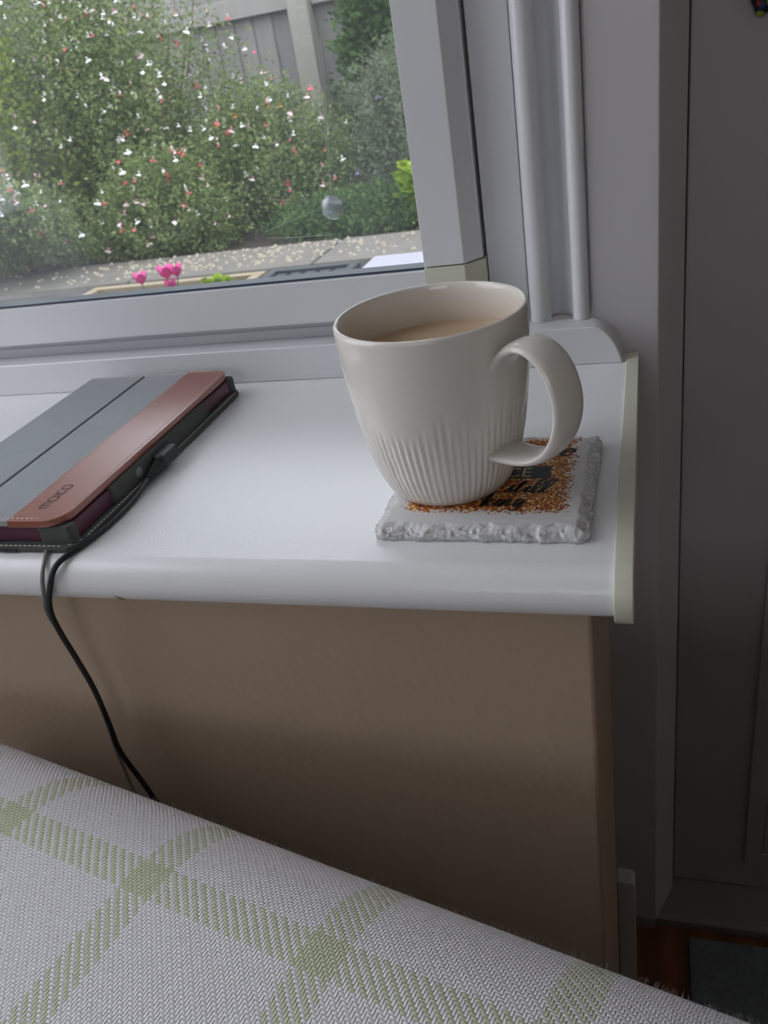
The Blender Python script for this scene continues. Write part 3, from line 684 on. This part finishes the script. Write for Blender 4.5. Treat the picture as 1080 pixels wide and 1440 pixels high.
# low retaining wall with coping slabs
stone = NT('weathered_coping'); nn1 = stone.noise(9, 6, 0.65); nn2 = stone.noise(60, 4, 0.6)
stone.set(stone.mix(nn1, lin('55504B'), stone.mix(nn2, lin('716B65'), lin('8C857B'))), 0.85); stone.bump(nn2, 0.004)
ret = empty('retaining_wall', (-1.5, 2.34, -0.55)); tag(ret, 'low garden wall with weathered grey coping slabs in front of the shrubs', 'wall')
o = MB().box(-4.5, 1.5, 2.25, 2.47, -0.60, -0.345).build('wall_core', plain('wall_block', '6A6766', 0.9, 0.15, 10), ret); local(ret, o)
xs = -4.5; k = 0
while xs < 1.4:
    L = 0.60; o = MB().box(xs + 0.004, xs + L - 0.004, 2.205, 2.50, -0.345, -0.300 + 0.1 * random.uniform(-0.003, 0.003)).build('coping_slab', stone.m, ret, bevel=0.006); local(ret, o); xs += L
grav = MB()
for k in range(420):
    gx, gy = random.gauss(-1.25, 0.32), random.uniform(2.24, 2.485)
    if k > 260: gx = random.uniform(-2.2, 0.2)
    s = random.uniform(0.003, 0.009); a = random.uniform(0, 6)
    c, sn = math.cos(a) * s, math.sin(a) * s; zz_ = -0.2996
    grav.add([(gx + c, gy + sn, zz_), (gx - sn, gy + c, zz_), (gx - c, gy - sn, zz_), (gx + sn, gy - c, zz_), (gx, gy, zz_ + s * 0.9)], [(0, 1, 4), (1, 2, 4), (2, 3, 4), (3, 0, 4)])
tag(grav.build('fallen_petals', plain('pale_litter', 'B9AD98', 0.9, 0.2, 50)), 'pale fallen petals and grit scattered on the coping slabs', 'petals', kind='stuff')

# fence: concrete posts, rails and single boards
conc_m = plain('concrete_post', 'A7A298', 0.85, 0.1, 14, 0.003, 60); fw = NT('grey_fence_wood')
mpn = fw.n('ShaderNodeMapping'); mpn.inputs['Scale'].default_value = (30, 30, 2.0); fw.link(fw.n('ShaderNodeTexCoord').outputs['Object'], mpn.inputs[0])
oi = fw.n('ShaderNodeObjectInfo'); gnz = fw.noise(1.0, 4, 0.6, mpn.outputs[0])
fw.set(fw.mix(gnz, fw.mix(oi.outputs['Random'], lin('6E6A6A'), lin('8D8885')), fw.mix(oi.outputs['Random'], lin('8B8785'), lin('A9A39D'))), 0.85)
YFN = 4.3
fence = empty('garden_fence', (-1.545, YFN, -0.40)); tag(fence, 'weathered grey board fence with concrete posts behind the shrubs', 'fence')
def post(x):
    o = MB().box(-0.052, 0.052, -0.05, 0.05, 0, 1.75).build('fence_post', conc_m, parent=fence, bevel=0.008, loc=(x + 1.545, -0.03, 0))
post(-1.545)
post(-3.35)
bmesh_board = None
def panel(x0, x1):
    global bmesh_board
    root = empty('fence_panel', ((x0 + x1) / 2 + 1.545, 0, 0.07)); root.parent = fence; cxp = (x0 + x1) / 2
    W = 0.105; n = int((x1 - x0) / 0.098)
    for k in range(n):
        if bmesh_board is None:
            o = MB().prism([(-W / 2, 0.0), (W / 2, -0.008), (W / 2, 0.008), (-W / 2, 0.006)], 0.0, 1.60, 'z').build('board', fw.m, root); bmesh_board = o.data
        else:
            o = bpy.data.objects.new('board', bmesh_board); C.objects.link(o); o.parent = root
        o.location = (x0 - cxp + 0.05 + k * 0.098, 0.012 + random.uniform(-0.003, 0.003), 0); o.rotation_euler = (0, random.uniform(-0.008, 0.008), 0)
    for zr in (0.12, 0.735, 1.42):
        o = MB().box(-(x1 - x0) / 2, (x1 - x0) / 2, -0.035, 0.0, zr, zr + 0.085).build('rail', conc_m if zr == 0.12 else fw.m, root, bevel=0.004)
panel(-3.29, -1.60)
panel(-1.49, 0.3)

# ---- foliage
def leaf_mat(name, cols):
    t = NT(name); a = t.n('ShaderNodeAttribute'); a.attribute_name = 'shade'
    col = t.ramp(a.outputs['Fac'], [(i / (len(cols) - 1), lin(c)) for i, c in enumerate(cols)])
    d = t.n('ShaderNodeBsdfDiffuse'); tl = t.n('ShaderNodeBsdfTranslucent'); mx = t.n('ShaderNodeMixShader'); mx.inputs[0].default_value = 0.35
    t.link(col, d.inputs[0]); t.link(col, tl.inputs[0]); t.link(d.outputs[0], mx.inputs[1]); t.link(tl.outputs[0], mx.inputs[2]); t.link(mx.outputs[0], t.o.inputs[0])
    return t.m
bark = plain('bark', '6B5A47', 0.9, 0.2, 30)
def unit(a): return a / (np.linalg.norm(a, axis=-1, keepdims=True) + 1e-9)
GZ = -0.33
CROWN = {'mound': ((-1.62, 2.74), (0.36, 0.30), 0.36), 'leaning': ((-2.08, 2.70), (0.42, 0.28), 0.40), 'yellow': ((-2.30, 2.98), (0.24, 0.20), 0.74),
         'post': ((-1.40, 3.2), (0.44, 0.45), 0.50), 'grey': ((-0.82, 3.35), (0.42, 0.40), 0.56)}
def clear_of(*names, scale=1.0):
    def ok(p):
        good = np.ones(len(p), bool)
        for nm in names:
            (cx, cy), (rx, ry), h = CROWN[nm]
            c = np.clip((p[:, 2] - GZ) / h, 0, 1)
            good &= ((p[:, 0] - cx) / rx) ** 2 + ((p[:, 1] - cy) / ry) ** 2 > (1 - c ** 2.4) * scale ** 2
        return good
    return ok
def above_wall(p): return (p[:, 1] > 2.505) | (p[:, 2] > -0.293) | ((p[:, 1] < 2.195) & (p[:, 2] > -0.40))
def before_fence(p): return p[:, 1] < 4.268
def shrub(name, label, base, rad, hgt, twigs, leaves, leaf, mat, lean=(0, 0), spread=1.0, width=0.42, group=None, cat='shrub', droop=0.15, start=0.25, nstem=14, keep=()):
    """twigs fan out from the base to an egg-shaped crown; leaves sit along each twig"""
    root = empty(name, base); tag(root, label, cat, group)
    th = RNG.uniform(0, 2 * PI, twigs); ce = RNG.uniform(0.0, 1.0, twigs) ** 0.75
    rr = np.sqrt(np.clip(1 - (ce * 0.98) ** 2.4, 0, 1)) * RNG.uniform(0.35, 1.03, twigs)
    tip = np.stack([rad[0] * rr * np.cos(th) + lean[0] * ce, rad[1] * rr * np.sin(th) + lean[1] * ce, hgt * (ce * 0.93 + 0.07) * RNG.uniform(0.86, 1.08, twigs)], -1)
    b = np.stack([tip[:, 0] * 0.35 * spread, tip[:, 1] * 0.35 * spread, 0 * th], -1)
    ctl = b * 0.35 + tip * 0.65; ctl[:, 2] = tip[:, 2] * 0.45
    t = start + (1 - start) * RNG.uniform(0, 1, (twigs, leaves)) ** 0.8
    T = t[..., None]
    pos = (1 - T) ** 2 * b[:, None] + 2 * T * (1 - T) * ctl[:, None] + T * T * tip[:, None]
    tan = unit(2 * (1 - T) * (ctl - b)[:, None] + 2 * T * (tip - ctl)[:, None])
    rv = RNG.normal(size=pos.shape); side = unit(rv - tan * np.sum(rv * tan, -1, keepdims=True))
    d = unit(tan * 0.6 + side * 0.9 + np.array([0, 0, -droop]))
    L = leaf * RNG.uniform(0.6, 1.3, t.shape)[..., None]
    pos = pos + side * leaf * 0.35
    wv = unit(np.cross(d, RNG.normal(size=pos.shape))); nv = np.cross(d, wv)
    v = np.stack([pos, pos + d * L * 0.45 + wv * L * width / 1.0 * 0.5 + nv * L * 0.06, pos + d * L, pos + d * L * 0.45 - wv * L * width * 0.5 + nv * L * 0.06], -2).reshape(-1, 3)
    def fits(p): return np.logical_and.reduce([np.ones(len(p), bool)] + [k(p + np.array(base)) for k in keep])
    mask = fits(v).reshape(-1, 4).all(1); v = v.reshape(-1, 4, 3)[mask].reshape(-1, 3)
    nl = int(mask.sum()); i0 = np.arange(nl)[:, None] * 4
    f = np.concatenate([i0 + np.array([[0, 1, 2]]), i0 + np.array([[0, 2, 3]])])
    shade = np.repeat(np.clip(RNG.normal(0.5, 0.22, nl), 0, 1), 4)
    o = np_mesh('foliage', v, f, mat, root, attr=shade); o['kind'] = 'stuff'
    for k in range(nstem):
        i = RNG.integers(twigs); pts = [tuple((1 - s) ** 2 * b[i] + 2 * s * (1 - s) * ctl[i] + s * s * tip[i]) for s in np.linspace(0, 0.95, 7)]
        for _try in range(40):
            if fits(np.array(pts)).all(): break
            i = RNG.integers(twigs); pts = [tuple((1 - s) ** 2 * b[i] + 2 * s * (1 - s) * ctl[i] + s * s * tip[i]) for s in np.linspace(0, 0.95, 7)]
        MB().tube(pts, [0.005 * (1 - 0.12 * q_) * (hgt + 0.3) for q_ in range(7)], 5).build('stem', bark, root)
    return root, tip[fits(tip)]
lm_hot = leaf_mat('sage_leaf', ['485636', '6B7B4E', '879660', 'A6B07E'])
lm_yel = leaf_mat('yellow_green_leaf', ['57691F', '7E9130', '9BA83F', 'B3B95C'])
lm_grey = leaf_mat('grey_green_leaf', ['4A543F', '6B7459', '879079', '9DA48C'])
lm_dark = leaf_mat('dark_leaf', ['2E4026', '4A6239', '657F4B', '80965F'])
lm_lime = leaf_mat('lime_leaf', ['5E7A2A', '86A236', 'A6B944', 'BDC65C'])
s1, tip1 = shrub('flowering_shrub', 'tall bushy shrub covered in small red and white flowers', (-2.25, 3.25, GZ), (0.98, 0.62), 1.12, 4200, 26, 0.019, lm_hot, nstem=22, keep=(clear_of('mound', 'leaning', 'yellow', 'post'),))
s2, tip2 = shrub('flowering_shrub', 'low rounded flowering mound spilling over the coping beside the tall shrub', (-1.62, 2.74, GZ), (0.36, 0.30), 0.36, 900, 26, 0.017, lm_hot, keep=(above_wall,))
s3, tip3 = shrub('flowering_shrub', 'flowering shrub leaning over the wall with pink and white blooms', (-2.08, 2.70, GZ), (0.42, 0.28), 0.40, 1500, 26, 0.018, lm_hot, lean=(0.0, -0.50), spread=0.6, keep=(above_wall, clear_of('mound')))
s4, tip4 = shrub('flowering_shrub', 'green flowering shrub in front of the concrete fence post', (-1.40, 3.2, GZ), (0.44, 0.45), 0.50, 1800, 26, 0.018, lm_hot, keep=(clear_of('mound'),))
shrub('yellow_shrub', 'yellow-green leafy shrub among the red and white flowers', (-2.30, 2.98, GZ), (0.24, 0.20), 0.74, 800, 26, 0.026, lm_yel, width=0.55, keep=(clear_of('leaning'),))
s5, tip5 = shrub('lavender_bush', 'grey-green bush with small purple flowers and woody stems below the climber', (-0.82, 3.35, GZ), (0.42, 0.40), 0.56, 1600, 26, 0.020, lm_grey, width=0.22, nstem=24, start=0.45, keep=(clear_of('post'),))
shrub('dark_climber', 'dark leafy climber growing up the board fence beside the concrete post', (-1.02, 4.02, GZ), (0.36, 0.22), 1.0, 1300, 22, 0.038, lm_dark, width=0.6, spread=2, keep=(before_fence,))
shrub('lime_plant', 'small lime green leafy plant at the foot of the grey-green bush', (-0.66, 2.78, GZ), (0.14, 0.12), 0.20, 90, 14, 0.045, lm_lime, width=0.7, cat='plant', nstem=5)
shrub('ground_cover', 'low green ground cover growing behind the coping slabs', (-0.92, 2.75, GZ), (0.42, 0.2), 0.14, 700, 18, 0.018, lm_dark, width=0.35, cat='plant', nstem=3)
# flowers: one mesh per colour form, shared
def flower_mesh(name, cols):
    mats = [plain(name + str(i), c, 0.6, 0.04, 80) for i, c in enumerate(cols)]
    V, Fc, M = [], [], []
    def petal(dirv, L, W, mi, up=0.0):
        d = Vector(dirv).normalized(); s = d.cross(Vector((0, 0, 1)));
        if s.length < 0.1: s = Vector((1, 0, 0))
        s.normalize(); n_ = s.cross(d); o = len(V)
        V.extend([Vector((0, 0, 0)), d * L * 0.5 + s * W + n_ * up, d * L + s * W * 0.5, d * L - s * W * 0.5, d * L * 0.5 - s * W + n_ * up])
        Fc.extend([(o, o + 1, o + 2), (o, o + 2, o + 3), (o, o + 3, o + 4)]); M.extend([mi] * 3)
    petal((0, -0.5, 0.9), 0.011, 0.0035, 0, 0.001); petal((0.7, -0.8, -0.4), 0.012, 0.0045, 1); petal((-0.7, -0.8, -0.4), 0.012, 0.0045, 1)
    petal((0, -0.9, -0.55), 0.010, 0.004, 1, 0.001); petal((0.1, 0.8, -0.6), 0.010, 0.003, 2); petal((-0.4, 0.7, -0.6), 0.009, 0.003, 2)
    me = bpy.data.meshes.new('flower'); me.from_pydata(V, [], Fc)
    for m_ in mats: me.materials.append(m_)
    me.polygons.foreach_set('material_index', M); me.update(); return me
FL = [flower_mesh('fl_white', ('F2EFEC', 'F4F1F0', '8E7A5A')), flower_mesh('fl_bi', ('F0E8E6', 'D6566A', '7E6A50')), flower_mesh('fl_pink', ('E9A7B4', 'EFD5D8', '8A6A5A')), flower_mesh('fl_red', ('D85A68', 'D04A5C', '7A5A48'))]
def bloom(root, tips, n, wts):
    b_ = Vector((-root.location.x, -root.location.y)).normalized()
    vis = [i for i in range(len(tips)) if tips[i][0] * b_.x + tips[i][1] * b_.y > 0.25 * abs(tips[:, 1]).max()]
    for i in random.sample(vis, min(n, len(vis))):
        o = bpy.data.objects.new('flower', random.choices(FL, wts)[0]); C.objects.link(o); o.parent = root
        o.location = Vector(tips[i]) + Vector((0, -0.01, 0.012)); o.rotation_euler = (random.uniform(-.4, .4), random.uniform(-.4, .4), random.uniform(-1, 1))
        s = random.uniform(0.85, 1.45); o.scale = (s, s, s)
bloom(s1, tip1, 298, (8, 2.2, 2.4, 0.8)); bloom(s2, tip2, 60, (5, 2, 3, 1)); bloom(s3, tip3, 150, (4, 3, 4, 1)); bloom(s4, tip4, 80, (6, 2.5, 3, 1))

for rt, tp_, n_, m_ in ((s5, tip5, 9, flower_mesh('fl_purple', ('8A6FB5', '9A7FC0', '5E5A50'))), (s4, tip4, 8, flower_mesh('fl_orange', ('D89A3A', 'C9822E', '7A6A48')))):
    for i in random.sample([i for i in range(len(tp_)) if tp_[i][1] < -0.1], n_):
        o = bpy.data.objects.new('flower', m_); C.objects.link(o); o.parent = rt; o.location = tuple(tp_[i]); o.rotation_euler = (0, 0, random.uniform(-1, 1)); o.scale = (1.3, 1.3, 1.3)

# ---- patio things below the window: wooden trough with cyclamen, dark trough, pale box
wood = plain('pale_trough_wood', '9C8C72', 0.8, 0.15, 20)
tr_ = empty('wooden_trough', (-1.05, 1.62, -0.55)); tag(tr_, 'pale wooden planting trough with cyclamen on the patio', 'planter')
for y0 in (-0.14, 0.115): MB().box(-0.24, 0.22, y0, y0 + 0.025, 0, 0.345).build('side_board', wood, tr_, bevel=0.003)
for x0 in (-0.24, 0.195): MB().box(x0, x0 + 0.025, -0.114, 0.114, 0, 0.345).build('end_board', wood, tr_, bevel=0.003)
MB().box(-0.214, 0.194, -0.113, 0.113, 0.05, 0.32).build('compost', soil, tr_)
cyl = leaf_mat('cyclamen_leaf', ['3F5B3A', '5C7F55', '8FB08C', 'A9C3A4']); cyp = plain('cyclamen_pink', 'E0489C', 0.5, 0.08, 40)
def cyclamen(x, y, z, lab, nf, spots):
    root = empty('cyclamen', (x, y, z)); tag(root, lab, 'flower', 'cyclamen in the wooden trough')
    for k in range(14):
        a = random.uniform(0, 6.28); rr = random.uniform(0.008, 0.026); s = random.uniform(0.010, 0.016); m = MB()
        c = Vector((rr * math.cos(a), rr * math.sin(a), random.uniform(0.015, 0.035)))
        pts = [c + Vector((s * math.cos(t) * (1 - 0.25 * math.cos(t - a)), s * math.sin(t) * (1 - 0.25 * math.cos(t - a)), 0.004 * math.cos(2 * t))) for t in np.linspace(0, 2 * PI, 10)[:-1]]
        m.add([c + Vector((0, 0, 0.003))] + pts, [(0, i + 1, (i + 1) % 9 + 1) for i in range(9)]); o = m.build('leaf', cyl, root)
        at = o.data.attributes.new('shade', 'FLOAT', 'POINT'); at.data.foreach_set('value', [random.random()] * len(o.data.vertices))
        MB().tube([(0, 0, -0.002), tuple(c * 0.6), tuple(c)], 0.0012, 4).build('leaf_stalk', bark, root)
    for (fx, fy, fz_, s) in spots:
        MB().tube([(0, 0, 0), (fx * 0.5, fy * 0.5, fz_ * 0.6), (fx, fy, fz_)], 0.0013, 5).build('flower_stalk', bark, root)
        m = MB()
        for k in range(5):
            a = k * 2 * PI / 5 + 0.3; d = Vector((math.cos(a), math.sin(a), 1.2)).normalized(); sd = d.cross(Vector((0, 0, 1))).normalized(); o_ = Vector((fx, fy, fz_)); nn = sd.cross(d)
            m.add([o_, o_ + d * s * 0.4 + sd * s * 0.3 + nn * s * .05, o_ + d * s * 0.9 + sd * s * 0.24 + nn * s * .12, o_ + d * s * 1.05 + nn * s * .1, o_ + d * s * 0.9 - sd * s * 0.24 + nn * s * .12, o_ + d * s * 0.4 - sd * s * 0.3 + nn * s * .05], [(0, 1, 2, 3), (0, 3, 4, 5)])
        m.build('bloom', cyp, root, smooth=True)
cyclamen(-1.046, 1.59, -0.231, 'bright pink cyclamen with the smaller bloom in the wooden trough', 1, [(0.0, 0, 0.060, 0.031), (0.03, -0.02, 0.036, 0.018)])
cyclamen(-0.976, 1.59, -0.231, 'bright pink cyclamen with twin blooms in the wooden trough', 2, [(-0.005, 0, 0.066, 0.035), (0.02, 0.0, 0.069, 0.031), (0.005, -0.01, 0.045, 0.026)])
shrub('trough_plant', 'small green leafy seedling clump in the wooden trough', (-0.905, 1.655, -0.2300), (0.030, 0.040), 0.045, 30, 10, 0.018, lm_lime, width=0.8, cat='plant', nstem=2, keep=(lambda p: (p[:, 2] > -0.2302) & (p[:, 0] < -0.857),))
dk = plain('dark_slate_plastic', '33343C', 0.5, 0.1, 30); bt = empty('black_trough', (-0.705, 1.66, -0.55)); tag(bt, 'dark plastic trough on the patio beside the wooden trough', 'planter')
for y0 in (-0.11, 0.09): MB().box(-0.115, 0.10, y0, y0 + 0.02, 0, 0.345).build('side', dk, bt, bevel=0.004)
for x0 in (-0.115, 0.08): MB().box(x0, x0 + 0.02, -0.089, 0.089, 0, 0.345).build('end', dk, bt, bevel=0.004)
MB().box(-0.094, 0.079, -0.088, 0.088, 0.05, 0.335).build('lid_insert', dk, bt, bevel=0.003)
for k in range(5): MB().box(-0.09 + k * 0.035, -0.065 + k * 0.035, -0.08, 0.08, 0.3355, 0.339).build('slat', dk, bt, bevel=0.001)
wbx = empty('pale_box', (-0.415, 1.66, -0.55)); tag(wbx, 'pale lavender-white plastic box on the patio below the window', 'box')
pv = plain('pale_plastic', 'A5A1AC', 0.5, 0.03, 20)
MB().box(-0.15, 0.16, -0.10, 0.10, 0, 0.325).build('box_body', pv, wbx, bevel=0.01); MB().box(-0.16, 0.17, -0.11, 0.11, 0.326, 0.352).build('lid', pv, wbx, bevel=0.008)
